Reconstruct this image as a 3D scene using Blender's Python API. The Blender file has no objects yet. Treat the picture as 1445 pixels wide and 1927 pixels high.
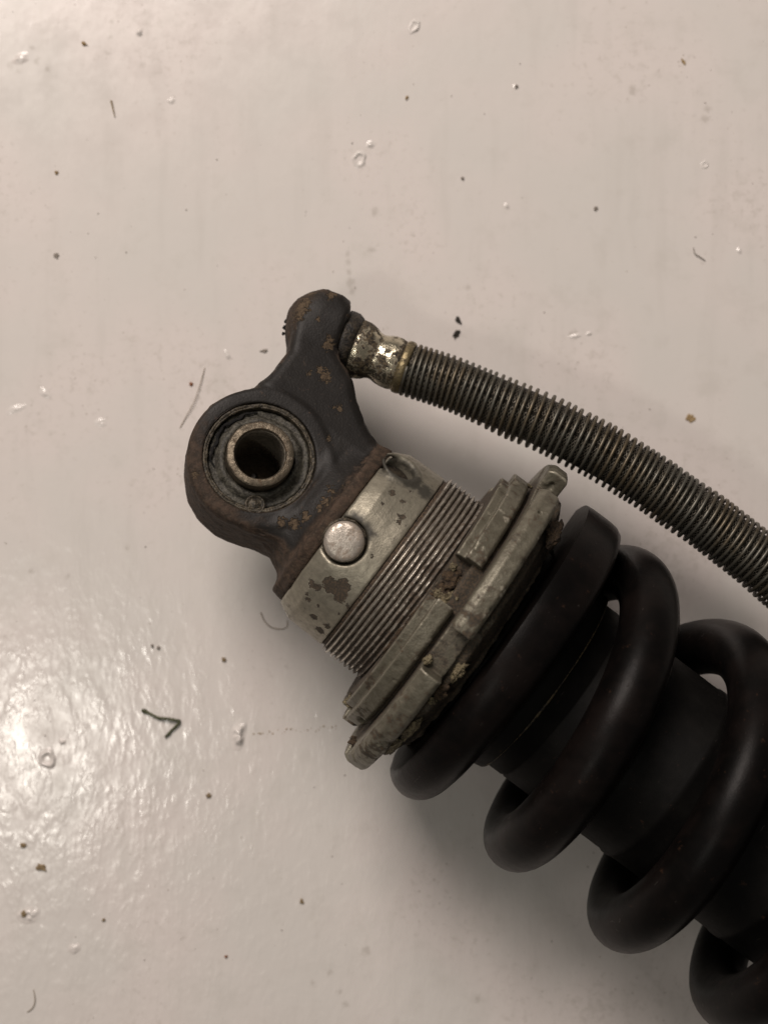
import bpy, math, random
import numpy as np
from mathutils import Vector, Matrix

# ------------------------------------------------------------------ camera, light, exposure
K = 0.112e-3                 # metres per modelling unit (about one ninth of a millimetre)
F = 2750.0
AXIS_H = 326.0 * K           # height of the damper axis above the floor
CAM_H = AXIS_H + F * K
sc = bpy.context.scene
col = sc.collection

cam_d = bpy.data.cameras.new("camera")
cam_d.sensor_fit = 'VERTICAL'
cam_d.sensor_height = 24.0
cam_d.lens = 24.0 * F / 1927.0
cam_d.clip_start = 0.01
cam_d.clip_end = 50
cam_d.dof.use_dof = True
cam_d.dof.focus_distance = F * K - 0.012
cam_d.dof.aperture_fstop = 9.0
cam = bpy.data.objects.new("camera", cam_d)
cam.location = (0, 0, CAM_H)
col.objects.link(cam)
sc.camera = cam

w = bpy.data.worlds.new("World"); sc.world = w; w.use_nodes = True
bg = w.node_tree.nodes["Background"]
bg.inputs[0].default_value = (1.0, 0.92, 0.83, 1)
bg.inputs[1].default_value = 0.135

def area(name, loc, target, size, power, color, size_y=None):
    d = bpy.data.lights.new(name, 'AREA')
    d.energy = power; d.color = color; d.size = size
    if size_y:
        d.shape = 'RECTANGLE'; d.size_y = size_y
    o = bpy.data.objects.new(name, d); col.objects.link(o)
    o.location = loc
    o.rotation_euler = (Vector(target) - Vector(loc)).to_track_quat('-Z', 'Y').to_euler()
    return o

area("workshop_lamp", (-0.318, -0.208, 0.95), (0, 0, 0), 0.085, 1.0, (1.0, 0.95, 0.86))
area("ceiling_lamp", (-0.29, 0.71, 0.85), (-0.05, 0.05, 0), 0.50, 14.2, (1.0, 0.887, 0.815))

sc.view_settings.view_transform = 'Standard'
sc.view_settings.look = 'None'
sc.view_settings.exposure = -0.08
sc.view_settings.gamma = 1.0
sc.cycles.max_bounces = 6
sc.cycles.diffuse_bounces = 3
sc.cycles.glossy_bounces = 3

# ------------------------------------------------------------------ helpers: places
A0 = (634.0, 992.0)
CT, CN = 53.7, 75.9          # the camera's foot in damper coordinates
def floor_at(u, v, z=0.0):
    s = (CAM_H - z) / F
    return ((u - 722.5) * s, -(v - 963.5) * s, z)
def loc(u, v, z):
    """damper coordinates (along, across, up) of a point at height z above the axis"""
    t = (u - A0[0]) * .8 + (v - A0[1]) * .6
    n = (u - A0[0]) * .6 - (v - A0[1]) * .8
    m = F / (F - z)
    return (CT + (t - CT) / m, CN + (n - CN) / m, z)

def bpos(u, v, h, roll=math.radians(15)):
    """bracket coordinates of a mark on the bracket face at level h"""
    c, s = math.cos(roll), math.sin(roll); z = h
    for _ in range(8):
        t, n, _z = loc(u, v, z); ne = (n - h*s)/c; z = -ne*s + h*c
    return (t, ne, h)
def cpos(u, v, r):
    """a mark on a cylinder of radius r round the axis"""
    z = r*.9
    for _ in range(12):
        t, n, _z = loc(u, v, z); z = math.sqrt(max(r*r - n*n, 1))
    return (t, n, z)

# ------------------------------------------------------------------ helpers: meshes
def mesh_obj(name, v, f, mat, parent=None, smooth=True, uv=None, scale=K):
    me = bpy.data.meshes.new(name)
    v = np.asarray(v, dtype=float) * scale
    me.from_pydata(v.tolist(), [], [list(map(int, q)) for q in f])
    if smooth:
        me.polygons.foreach_set('use_smooth', [True] * len(me.polygons))
    if uv is not None:
        lay = me.uv_layers.new(name='UVMap')
        li = np.empty(len(me.loops), dtype=np.int32)
        me.loops.foreach_get('vertex_index', li)
        lay.data.foreach_set('uv', np.asarray(uv, dtype=np.float32)[li].ravel())
    me.update()
    o = bpy.data.objects.new(name, me)
    col.objects.link(o)
    if mat: me.materials.append(mat)
    if parent: o.parent = parent
    return o

def tag(o, label=None, cat=None, group=None, kind=None):
    if label: o['label'] = label
    if cat: o['category'] = cat
    if group: o['group'] = group
    if kind: o['kind'] = kind
    return o

_rng = np.random.RandomState(4)
_lat = _rng.rand(32, 32, 32).astype(np.float32) * 2 - 1
def vnoise(x, y, z):
    xi = np.floor(x).astype(int); yi = np.floor(y).astype(int); zi = np.floor(z).astype(int)
    fx = x - xi; fy = y - yi; fz = z - zi
    fx = fx*fx*(3-2*fx); fy = fy*fy*(3-2*fy); fz = fz*fz*(3-2*fz)
    def L(a, b, c): return _lat[a & 31, b & 31, c & 31]
    c00 = L(xi,yi,zi)*(1-fx)+L(xi+1,yi,zi)*fx
    c10 = L(xi,yi+1,zi)*(1-fx)+L(xi+1,yi+1,zi)*fx
    c01 = L(xi,yi,zi+1)*(1-fx)+L(xi+1,yi,zi+1)*fx
    c11 = L(xi,yi+1,zi+1)*(1-fx)+L(xi+1,yi+1,zi+1)*fx
    return (c00*(1-fy)+c10*fy)*(1-fz) + (c01*(1-fy)+c11*fy)*fz
def fbm(x, y, z, s, o=3):
    r = 0; a = 1.0
    for i in range(o):
        r = r + a * vnoise(x*s + 7*i, y*s + 3*i, z*s + 11*i); s *= 2.1; a *= .5
    return r
def smin(a, b, k):
    h = np.clip(.5 + .5*(b-a)/k, 0, 1)
    return b*(1-h) + a*h - k*h*(1-h)
def smax(a, b, k): return -smin(-a, -b, k)

def surface_net(f, lo, hi, h, proj=3):
    ax = [np.arange(lo[i], hi[i] + h, h) for i in range(3)]
    X, Y, Z = np.meshgrid(*ax, indexing='ij')
    V = f(X, Y, Z).astype(np.float32)
    I = V < 0
    c = np.zeros(tuple(s-1 for s in V.shape), dtype=np.int8)
    for a in (0, 1):
        for b in (0, 1):
            for d in (0, 1):
                c += I[a:a+c.shape[0], b:b+c.shape[1], d:d+c.shape[2]]
    act = (c > 0) & (c < 8)
    idx = np.argwhere(act)
    ids = -np.ones(c.shape, dtype=np.int64); ids[act] = np.arange(len(idx))
    P = np.zeros((len(idx), 3)); cnt = np.zeros(len(idx))
    corners = [(a, b, d) for a in (0, 1) for b in (0, 1) for d in (0, 1)]
    for p in corners:
        for k in range(3):
            if p[k]: continue
            q = list(p); q[k] = 1
            va = V[idx[:,0]+p[0], idx[:,1]+p[1], idx[:,2]+p[2]]
            vb = V[idx[:,0]+q[0], idx[:,1]+q[1], idx[:,2]+q[2]]
            m = (va < 0) != (vb < 0)
            t = np.where(m, va / np.where(m, va - vb, 1), 0)
            pt = np.array(p)[None, :] + t[:, None] * (np.array(q) - np.array(p))[None, :]
            P += pt * m[:, None]; cnt += m
    P = (P / cnt[:, None] + idx) * h + np.array([a[0] for a in ax])
    faces = []
    for k in range(3):
        sl0 = [slice(None)]*3; sl1 = [slice(None)]*3
        sl0[k] = slice(0, -1); sl1[k] = slice(1, None)
        ch = I[tuple(sl0)] != I[tuple(sl1)]
        e = np.argwhere(ch)
        i1, i2 = [(1, 2), (2, 0), (0, 1)][k]
        ok = (e[:, i1] > 0) & (e[:, i2] > 0) & (e[:, i1] < V.shape[i1]-1) & (e[:, i2] < V.shape[i2]-1)
        e = e[ok]
        inside = I[e[:,0], e[:,1], e[:,2]]
        def cell(d1, d2):
            q = e.copy(); q[:, i1] -= d1; q[:, i2] -= d2
            return ids[q[:,0], q[:,1], q[:,2]]
        a, b, cc, d = cell(1, 1), cell(0, 1), cell(0, 0), cell(1, 0)
        quad = np.stack([a, b, cc, d], 1)
        quad[~inside] = quad[~inside][:, ::-1]
        faces.append(quad)
    for _ in range(proj):
        e = h * .25
        v0 = f(P[:,0], P[:,1], P[:,2])
        g = np.stack([f(P[:,0]+e, P[:,1], P[:,2]) - v0, f(P[:,0], P[:,1]+e, P[:,2]) - v0, f(P[:,0], P[:,1], P[:,2]+e) - v0], 1) / e
        n2 = np.maximum((g*g).sum(1), .05)
        st = np.clip(v0 / n2, -h*.5, h*.5)
        P -= g * st[:, None]
    return P, np.concatenate(faces)

def lathe(profile, nseg=96, axis='x', cap=False):
    """profile: (along, radius) list; closed if first==last"""
    n = len(profile); v = []; f = []
    for (a, r) in profile:
        for k in range(nseg):
            th = 2*math.pi*k/nseg
            if axis == 'x': v.append((a, r*math.sin(th), r*math.cos(th)))
            else: v.append((r*math.cos(th), r*math.sin(th), a))
    for i in range(n-1):
        for k in range(nseg):
            k2 = (k+1) % nseg
            q = (i*nseg+k, i*nseg+k2, (i+1)*nseg+k2, (i+1)*nseg+k)
            f.append(q if axis == 'x' else q)
    if cap:
        f.append(tuple(range(nseg))[::-1]); f.append(tuple((n-1)*nseg+k for k in range(nseg)))
    return v, f

def fix_normals(o):
    import bmesh
    bm = bmesh.new(); bm.from_mesh(o.data)
    bmesh.ops.recalc_face_normals(bm, faces=bm.faces[:])
    bm.to_mesh(o.data); bm.free()
    return o

def sharp(o, deg=35):
    o.data.set_sharp_from_angle(angle=math.radians(deg)); return o

def catmull(pts, per=16):
    pts = [np.array(p, float) for p in pts]
    pts = [2*pts[0]-pts[1]] + pts + [2*pts[-1]-pts[-2]]
    out = []
    for i in range(1, len(pts)-2):
        a, b, c, d = pts[i-1:i+3]
        for k in range(per):
            t = k/per
            out.append(.5*((2*b)+(c-a)*t+(2*a-5*b+4*c-d)*t*t+(3*b-a-3*c+d)*t**3))
    out.append(pts[-2])
    return np.array(out)

def frames(P):
    T = np.gradient(P, axis=0); T /= np.linalg.norm(T, axis=1)[:, None]
    N = np.zeros_like(P)
    u = np.array([0, 0, 1.0]); 
    if abs(T[0] @ u) > .9: u = np.array([0, 1.0, 0])
    for i in range(len(P)):
        u = u - (u @ T[i]) * T[i]; u /= np.linalg.norm(u); N[i] = u
    return T, N, np.cross(T, N)

def sweep(P, rad, nseg=16, caps=True, section=None):
    P = np.asarray(P, float); T, N, B = frames(P)
    rad = np.broadcast_to(np.asarray(rad, float), (len(P),))
    v = []; uv = []; f = []
    L = np.concatenate([[0], np.cumsum(np.linalg.norm(np.diff(P, axis=0), axis=1))])
    for i in range(len(P)):
        for k in range(nseg):
            th = 2*math.pi*k/nseg
            rr = rad[i] * (section(i, th) if section else 1)
            v.append(P[i] + rr*(math.cos(th)*N[i] + math.sin(th)*B[i])); uv.append((L[i], k/nseg))
    for i in range(len(P)-1):
        for k in range(nseg):
            k2 = (k+1) % nseg
            f.append((i*nseg+k, i*nseg+k2, (i+1)*nseg+k2, (i+1)*nseg+k))
    if caps:
        f.append(tuple(range(nseg))[::-1]); f.append(tuple((len(P)-1)*nseg+k for k in range(nseg)))
    return np.array(v), f, uv

# ------------------------------------------------------------------ helpers: materials
class M:
    def __init__(s, name, unit=1/K):
        s.m = bpy.data.materials.new(name); s.m.use_nodes = True
        s.nt = s.m.node_tree; s.nt.nodes.clear()
        s.out = s.n('ShaderNodeOutputMaterial'); s.b = s.n('ShaderNodeBsdfPrincipled')
        s.l(s.b.outputs[0], s.out.inputs[0])
        s.tc = s.n('ShaderNodeTexCoord')
        mp = s.n('ShaderNodeMapping'); mp.inputs['Scale'].default_value = (unit,)*3
        s.l(s.tc.outputs['Object'], mp.inputs[0]); s.co = mp.outputs[0]
        s.bumps = None
    def n(s, t): return s.nt.nodes.new(t)
    def l(s, a, b): s.nt.links.new(a, b)
    def put(s, inp, x):
        if isinstance(x, bpy.types.NodeSocket): s.l(x, inp)
        else:
            if isinstance(x, (tuple, list)) and len(x) == 3 and inp.type == 'RGBA': x = (*x, 1)
            inp.default_value = x
    def scaled(s, sv, vec=None):
        mp = s.n('ShaderNodeMapping'); mp.inputs['Scale'].default_value = sv
        s.l(vec or s.co, mp.inputs[0]); return mp.outputs[0]
    def noise(s, scale, detail=4, rough=.55, vec=None, dist=0):
        t = s.n('ShaderNodeTexNoise'); t.inputs['Scale'].default_value = scale
        t.inputs['Detail'].default_value = detail; t.inputs['Roughness'].default_value = rough
        t.inputs['Distortion'].default_value = dist
        s.l(vec or s.co, t.inputs['Vector']); return t.outputs['Fac']
    def voro(s, scale, feature='F1', vec=None, out='Distance'):
        t = s.n('ShaderNodeTexVoronoi'); t.feature = feature; t.inputs['Scale'].default_value = scale
        s.l(vec or s.co, t.inputs['Vector']); return t.outputs[out]
    def math(s, op, a, b=0.0, clamp=False):
        t = s.n('ShaderNodeMath'); t.operation = op; t.use_clamp = clamp
        s.put(t.inputs[0], a); s.put(t.inputs[1], b); return t.outputs[0]
    def rng(s, x, a, b, c=0.0, d=1.0):
        t = s.n('ShaderNodeMapRange'); t.interpolation_type = 'SMOOTHSTEP'
        s.put(t.inputs[0], x); t.inputs[1].default_value = a; t.inputs[2].default_value = b
        t.inputs[3].default_value = c; t.inputs[4].default_value = d; return t.outputs[0]
    def mix(s, f, a, b):
        t = s.n('ShaderNodeMix'); t.data_type = 'RGBA'
        s.put(t.inputs[0], f); s.put(t.inputs[6], a); s.put(t.inputs[7], b); return t.outputs[2]
    def mixf(s, f, a, b):
        t = s.n('ShaderNodeMix'); t.data_type = 'FLOAT'
        s.put(t.inputs[0], f); s.put(t.inputs[2], a); s.put(t.inputs[3], b); return t.outputs[0]
    def xyz(s, vec=None):
        t = s.n('ShaderNodeSeparateXYZ'); s.l(vec or s.co, t.inputs[0]); return t.outputs
    def spots(s, lst, warp=6.0, wscale=.06, soft=2.0, flat=False):
        """mask of irregular patches at given places (own shape, sits on the thing)"""
        nz = s.math('MULTIPLY', s.math('SUBTRACT', s.noise(wscale, 5, .65), .5), warp*2)
        cur = None
        co = s.scaled((1, 1, 0)) if flat else s.co
        for (p, r) in lst:
            if flat: p = (p[0], p[1], 0)
            d = s.n('ShaderNodeVectorMath'); d.operation = 'DISTANCE'
            s.l(co, d.inputs[0]); d.inputs[1].default_value = p
            e = s.math('SUBTRACT', d.outputs['Value'], r)
            cur = e if cur is None else s.math('MINIMUM', cur, e)
        return s.rng(s.math('ADD', cur, nz), soft, -soft)
    def bump(s, h, strength, dist):
        x = s.math('MULTIPLY', h, strength*dist)
        s.bumps = x if s.bumps is None else s.math('ADD', s.bumps, x)
    def done(s, color, rough, metal=0.0, spec=.5, coat=0.0, coat_rough=.1):
        s.put(s.b.inputs['Base Color'], color); s.put(s.b.inputs['Roughness'], rough)
        s.put(s.b.inputs['Metallic'], metal); s.put(s.b.inputs['Specular IOR Level'], spec)
        s.put(s.b.inputs['Coat Weight'], coat); s.put(s.b.inputs['Coat Roughness'], coat_rough)
        if s.bumps:
            t = s.n('ShaderNodeBump'); t.inputs['Strength'].default_value = 1.0
            t.inputs['Distance'].default_value = K
            s.l(s.bumps, t.inputs['Height']); s.l(t.outputs[0], s.b.inputs['Normal'])
        return s.m

# ---- floor paint (unit: millimetres)
def mat_floor():
    m = M('floor_paint', 1000.0)
    x, y, z = m.xyz()[:3]
    big = m.noise(.022, 2, .6); mid = m.noise(.11, 4, .65)
    c = m.mix(m.rng(big, .35, .65), (.60, .575, .545), (.64, .592, .565))
    c = m.mix(m.math('MULTIPLY', m.rng(mid, .48, .75), .30), c, (.46, .435, .395))
    stroke = m.noise(.16, 3, .6, m.scaled((1.0, .12, 1)))
    c = m.mix(m.math('MULTIPLY', m.rng(stroke, .5, .72), .22), c, (.50, .475, .44))
    d = m.voro(.30, 'F1')
    speck = m.math('MULTIPLY', m.rng(m.math('ADD', d, m.math('MULTIPLY', m.noise(2.5, 1), .16)), .175, .135), m.rng(big, .50, .58))
    c = m.mix(m.math('MULTIPLY', speck, .4), c, (.24, .20, .16))
    # scuffs and smudges with places of their own
    def at(u, v): q = floor_at(u, v); return (q[0]*1000, q[1]*1000, 0)
    marks = [(at(u, v), r) for (u, v, r) in [(653, 478, .35), (655, 495, .5), (657, 512, .45), (660, 532, .9), (662, 548, .6), (700, 470, .5), (210, 40, .35), (207, 70, .35), (203, 100, .35),
             (540, 1255, .3), (705, 400, .8), (70, 115, .6), (40, 105, .5), (20, 125, .6), (90, 130, .5), (60, 90, .4), (35, 135, .4), (240, 1030, .4), (1305, 1880, .8), (1275, 1690, .7), (900, 1880, .8), (620, 1830, .5), (650, 1890, .6), (640, 1868, .4), (1260, 1720, .4), (590, 1850, .4),
             (1190, 170, 1.0), (1325, 225, .8), (1330, 205, .6), (880, 540, .5), (130, 1085, .4), (60, 1075, .5), (690, 1790, .8), (1080, 630, 1.0)]]
    mk = m.spots(marks, 1.6, .9, .7)
    c = m.mix(m.math('MULTIPLY', mk, .38), c, (.29, .26, .22))
    grime = m.rng(m.math('ADD', m.math('MULTIPLY', m.noise(.5, 4, .75), .6), m.math('MULTIPLY', big, .4)), .54, .66)
    c = m.mix(m.math('MULTIPLY', grime, .30), c, (.36, .33, .285))
    # orange peel left by the roller: heavy in one worked-over patch, faint elsewhere
    peel = m.noise(.62, 2, .5, m.scaled((1.25, .6, 1)), .6)
    lump = m.noise(.20, 2, .5, m.scaled((1.2, .7, 1)))
    where = m.math('ADD', m.math('ADD', m.math('MULTIPLY', x, .6), y), m.math('MULTIPLY', m.math('SUBTRACT', big, .5), 160))
    patch = m.rng(where, -10, -95, .10, 1.0)
    m.bump(lump, .5, .75)
    m.bump(m.math('MULTIPLY', peel, m.math('MULTIPLY', patch, m.rng(lump, .35, .62, .2, 1.1))), 1.0, .68)
    m.bump(m.math('MULTIPLY', stroke, patch), 1.0, .35)
    r = m.mixf(m.rng(mid, .35, .7), .15, .27)
    return m.done(c, r, 0, .5)

def mat_bracket():
    m = M('worn_black_casting')
    x, y, z = m.xyz()[:3]
    nz = m.xyz(m.tc.outputs['Normal'])[2]
    n1 = m.noise(.018, 4, .7); n2 = m.noise(.07, 4, .7); n3 = m.noise(.25, 2, .6)
    side = m.rng(nz, .86, .55)                     # the cast walls lost their paint, the machined face kept it
    low = m.rng(m.math('ADD', y, m.math('MULTIPLY', m.math('SUBTRACT', n1, .5), 160)), 60, -70)
    flange = m.rng(m.math('ADD', x, m.math('MULTIPLY', m.math('SUBTRACT', n2, .5), 26)), -36, -26)
    tip = m.rng(m.math('ADD', x, m.math('MULTIPLY', m.math('SUBTRACT', n1, .5), 120)), -262, -315)
    wall = m.math('MULTIPLY', side, m.math('MAXIMUM', low, m.rng(n1, .48, .62)))
    rust = m.math('MAXIMUM', m.math('MAXIMUM', wall, flange), m.math('MULTIPLY', tip, side))
    chips = m.spots([(bpos(u, v, h), r) for (u, v, h, r) in [
        (611, 709, 72, 12), (603, 702, 72, 7), (618, 652, 70, 10), (622, 640, 70, 7), (666, 593, 60, 6), (687, 608, 50, 6), (621, 561, 55, 8),
        (566, 589, 50, 12), (560, 604, 40, 9), (583, 558, 45, 7), (574, 575, 50, 9), (638, 769, 85, 7), (581, 705, 80, 3), (609, 951, 92, 8),
        (621, 935, 92, 4), (572, 977, 92, 8), (642, 925, 92, 3), (616, 925, 92, 3), (368, 892, 95, 5), (619, 828, 92, 2.5), (552, 988, 90, 9),
        (530, 985, 92, 7), (596, 965, 92, 5), (655, 600, 60, 3), (600, 605, 65, 3)]],
        22, .13, 2.5, True)
    ex = m.math('MULTIPLY', m.math('ADD', x, 187), -.42); ey = m.math('MULTIPLY', m.math('ADD', y, 5), -.90)
    wash = m.rng(m.math('ADD', m.math('ADD', ex, ey), m.math('MULTIPLY', m.math('SUBTRACT', n1, .5), 90)), 52, 96)
    lobe = m.rng(m.math('ADD', m.math('ADD', m.math('MULTIPLY', x, .8), m.math('MULTIPLY', y, -.45)), m.math('MULTIPLY', m.math('SUBTRACT', n1, .5), 90)), -358, -400)
    rust = m.math('MAXIMUM', rust, m.math('MULTIPLY', m.math('MAXIMUM', wash, m.math('MULTIPLY', lobe, m.rng(y, 120, 170))), .92))
    pits = m.rng(n2, .63, .72)
    paint = m.mix(m.rng(n1, .35, .7), (.0058, .0048, .0040), (.0100, .0084, .0070))
    paint = m.mix(m.math('MULTIPLY', m.rng(n3, .60, .75), .25), paint, (.06, .05, .04))
    rc = m.mix(m.rng(n2, .35, .65), (.026, .0185, .013), (.058, .038, .026))
    rc = m.mix(m.math('MULTIPLY', m.rng(n3, .55, .7), .5), rc, (.085, .062, .042))
    c = m.mix(m.math('MAXIMUM', rust, m.math('MULTIPLY', pits, .6)), paint, rc)
    cc = m.mix(m.rng(n3, .4, .65), (.085, .060, .036), (.042, .029, .018))
    c = m.mix(chips, c, cc)
    rr = m.mixf(m.math('MAXIMUM', rust, chips), m.mixf(n2, .46, .62), .82)
    m.bump(m.math('MULTIPLY', n2, m.mixf(rust, .12, 1.2)), .5, 5); m.bump(n3, .35, 1.4)
    m.bump(m.math('MULTIPLY', chips, -1.0), .6, 2.0)
    return m.done(c, rr, 0, .28)

def mat_metal(name, base, dark, rust, rough=(.32, .55), grime=(.5, .68), spots=None, metal=.85, scale=.02, bump=1.0, brush=None, amount=1.0, stains=None):
    m = M(name)
    n1 = m.noise(scale, 4, .7); n2 = m.noise(scale*4, 4, .68); n3 = m.noise(scale*14, 2, .6)
    c = m.mix(m.rng(n2, .3, .7), base, tuple(b*.72 for b in base))
    g = m.math('MULTIPLY', m.rng(m.math('ADD', m.math('MULTIPLY', n1, .65), m.math('MULTIPLY', n2, .35)), *grime), amount)
    c = m.mix(g, c, m.mix(m.rng(n3, .4, .6), dark, rust))
    me = m.mixf(g, metal, .1)
    ro = m.mixf(g, m.mixf(n2, *rough), .8)
    if spots:
        if stains:
            st = m.math('MULTIPLY', m.spots(stains, 18, .05, 9), .95)
            c = m.mix(st, c, (.028, .026, .020)); me = m.mixf(st, me, .2); ro = m.mixf(st, ro, .6)
        sp = m.spots(spots, 12, .11, 1.0)
        c = m.mix(sp, c, m.mix(m.rng(n3, .42, .6), dark, rust)); me = m.mixf(sp, me, 0.0); ro = m.mixf(sp, ro, .85)
        m.bump(m.math('MULTIPLY', sp, -1.0), .8, 2.5)
    if brush:
        b = m.noise(.35, 3, .6, m.scaled(brush)); m.bump(b, .25, .8)
        ro = m.math('ADD', ro, m.math('MULTIPLY', m.math('SUBTRACT', b, .5), .25))
    m.bump(n2, .4*bump, 3); m.bump(n3, .4*bump, 1.3)
    return m.done(c, ro, me, .5)

def mat_thread():
    m = M('dirty_thread_steel')
    x, y, z = m.xyz()[:3]
    r = m.math('SQRT', m.math('ADD', m.math('MULTIPLY', y, y), m.math('MULTIPLY', z, z)))
    n1 = m.noise(.016, 4, .7); n2 = m.noise(.06, 4, .7); n3 = m.noise(.25, 2, .65)
    root = m.rng(m.math('ADD', r, m.math('MULTIPLY', m.math('SUBTRACT', n2, .5), 12)), 199.0, 193.0)     # dirt packed in the grooves
    mud = m.rng(m.math('ADD', m.math('MULTIPLY', n1, .6), m.math('ADD', m.math('MULTIPLY', n2, .4), m.rng(x, 140, 225, 0, .13))), .50, .60)
    f = m.math('MAXIMUM', root, m.math('MULTIPLY', mud, .88))
    base = m.mix(m.rng(n2, .3, .7), (.50, .47, .41), (.30, .27, .23))
    dirt = m.mix(m.rng(n3, .35, .65), (.018, .012, .008), (.075, .05, .03))
    m.bump(n3, .5, 1.6); m.bump(n2, .3, 2)
    return m.done(m.mix(f, base, dirt), m.mixf(f, .34, .85), m.mixf(f, .9, 0), .5)

def mat_nut(name, seed, rad, lo=.515):
    m = M(name)
    off = m.n('ShaderNodeVectorMath'); off.inputs[1].default_value = (seed*137., seed*71., seed*53.)
    m.l(m.co, off.inputs[0]); co = off.outputs[0]
    n1 = m.noise(.014, 4, .7, co); n2 = m.noise(.055, 4, .72, co); n3 = m.noise(.22, 2, .65, co)
    base = m.mix(m.rng(n2, .3, .7), (.158, .147, .112), (.092, .083, .060))
    base = m.mix(m.math('MULTIPLY', m.rng(n3, .58, .75), .5), base, (.22, .20, .145))
    x, y, z = m.xyz()[:3]
    r = m.math('SQRT', m.math('ADD', m.math('MULTIPLY', y, y), m.math('MULTIPLY', z, z)))
    mud = m.math('MULTIPLY', m.rng(m.math('ADD', r, m.math('MULTIPLY', m.math('SUBTRACT', n2, .5), 50)), rad+8, rad-10), .9)   # mud that stayed in the slots
    f = m.rng(m.math('ADD', m.math('MULTIPLY', n1, .55), m.math('MULTIPLY', n2, .45)), lo, lo+.08)
    dirt = m.mix(m.rng(n3, .4, .62), (.014, .010, .006), (.055, .035, .019))
    f = m.math('MAXIMUM', m.math('MULTIPLY', f, .85), mud)
    ge = m.n('ShaderNodeNewGeometry')
    worn = m.math('MULTIPLY', m.rng(ge.outputs['Pointiness'], .525, .575), m.rng(n2, .38, .58))
    base = m.mix(m.math('MULTIPLY', worn, .75), base, (.36, .335, .27))
    m.bump(n2, .4, 2.2); m.bump(n3, .5, 1.2)
    return m.done(m.mix(f, base, dirt), m.mixf(f, .46, .88), m.mixf(f, .45, 0), .5)

def mat_black(name, c0=(.0024, .0021, .0020), c1=(.0062, .0045, .0040), rough=(.30, .46), rust=.0, spec=.085, wear=.7):
    m = M(name)
    n1 = m.noise(.012, 3, .65); n2 = m.noise(.06, 3, .65); n3 = m.noise(.35, 2, .6)
    c = m.mix(m.rng(n1, .35, .68), c0, c1)
    if rust:
        c = m.mix(m.math('MULTIPLY', m.rng(m.noise(.035, 5, .78), .63, .70), rust), c, (.040, .021, .013))
    scr = m.rng(m.noise(.05, 4, .8, m.scaled((2.2, .5, .5))), .64, .70)
    chip = m.math('MULTIPLY', scr, m.rng(n1, .46, .60))
    c = m.mix(m.math('MULTIPLY', chip, wear), c, (.045, .040, .036))
    m.bump(m.math('MULTIPLY', chip, -1.0), .5, 1.0)
    m.bump(n3, .25, .9); m.bump(n1, .3, 3)
    return m.done(c, m.mixf(n2, *rough), 0, spec)

def mat_simple(name, c0, c1, rough=.8, scale=.06, bump=3, metal=0):
    m = M(name)
    n2 = m.noise(scale, 3, .7); n3 = m.noise(scale*4, 2, .6)
    m.bump(n2, .7, bump); m.bump(n3, .5, bump*.4)
    return m.done(m.mix(m.rng(m.math('ADD', m.math('MULTIPLY', n2, .6), m.math('MULTIPLY', n3, .4)), .4, .62), c0, c1), rough, metal, .4)

def mat_braid():
    m = M('braided_steel_sleeve')
    uv = m.n('ShaderNodeSeparateXYZ'); m.l(m.tc.outputs['UV'], uv.inputs[0])
    a = m.math('MULTIPLY', uv.outputs[0], 2*math.pi/5.5)
    b = m.math('MULTIPLY', uv.outputs[1], 2*math.pi*26)
    p = m.math('SINE', m.math('ADD', a, b)); q = m.math('SINE', m.math('SUBTRACT', a, b))
    h = m.math('MAXIMUM', p, q)
    n1 = m.noise(.03, 5, .7)
    g = m.rng(h, .0, .9)
    base = m.mix(m.rng(n1, .35, .65), (.24, .22, .18), (.10, .085, .065))
    c = m.mix(g, (.012, .010, .008), base)
    m.bump(h, .9, 1.5)
    return m.done(c, .45, m.mixf(g, 0, .7), .5)

def mat_guard():
    m = M('tarnished_spring_wire')
    n1 = m.noise(.01, 5, .7); n2 = m.noise(.08, 4, .7)
    c = m.mix(m.rng(n1, .40, .62), (.108, .104, .088), (.115, .092, .060))
    c = m.mix(m.math('MULTIPLY', m.rng(n2, .48, .64), .45), c, (.022, .018, .013))
    return m.done(c, m.mixf(n2, .34, .6), .75, .5)

FLOOR = mat_floor()
BRACKET = mat_bracket()
BAND = mat_metal("satin_collar_metal", (.30, .278, .22), (.032, .026, .018), (.062, .044, .028), (.38, .54), (.60, .70), metal=.7,
    spots=[(cpos(u, v, 191), r) for (u, v, r) in [(625, 1104, 15), (640, 1110, 16), (648, 1098, 10), (640, 1124, 11), (619, 1096, 10), (586, 1098, 9), (597, 1105, 8),
        (739, 928, 6), (757, 944, 3), (755, 973, 6), (750, 982, 4), (764, 990, 3), (580, 1128, 5), (592, 1160, 6), (603, 1185, 9), (616, 1178, 6), (577, 1118, 3),
        (640, 1155, 3), (655, 1140, 3), (600, 1140, 2.5), (720, 948, 2.5), (772, 925, 3), (700, 1045, 2)]],
    stains=[(cpos(752, 882, 191), 40), (cpos(775, 905, 191), 24), (cpos(800, 925, 191), 20), (cpos(660, 985, 191), 26), (cpos(683, 1000, 191), 20)],
    bump=.6, brush=(1, .1, .1))
PIN = mat_metal('polished_pin_metal', (.55, .50, .44), (.16, .13, .10), (.30, .23, .17), (.34, .5), (.47, .62), metal=.8, bump=.7, scale=.03, amount=.7)
THREAD = mat_thread()
NUT1 = mat_nut('dull_cast_alloy', 1.0, 252)
NUT2 = mat_nut('dull_cast_alloy_second', 2.3, 298)
SEAT = mat_nut('crusted_seat_metal', 4.1, 292, .42)
SPRING = mat_black('black_spring_enamel', rust=.6)  # reddish second tone puts the coils' brown sheen into the colour
BODY = mat_black('matt_black_tube', (.003, .0028, .0026), (.006, .0055, .005), (.5, .68), rust=.5, spec=.08)
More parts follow.
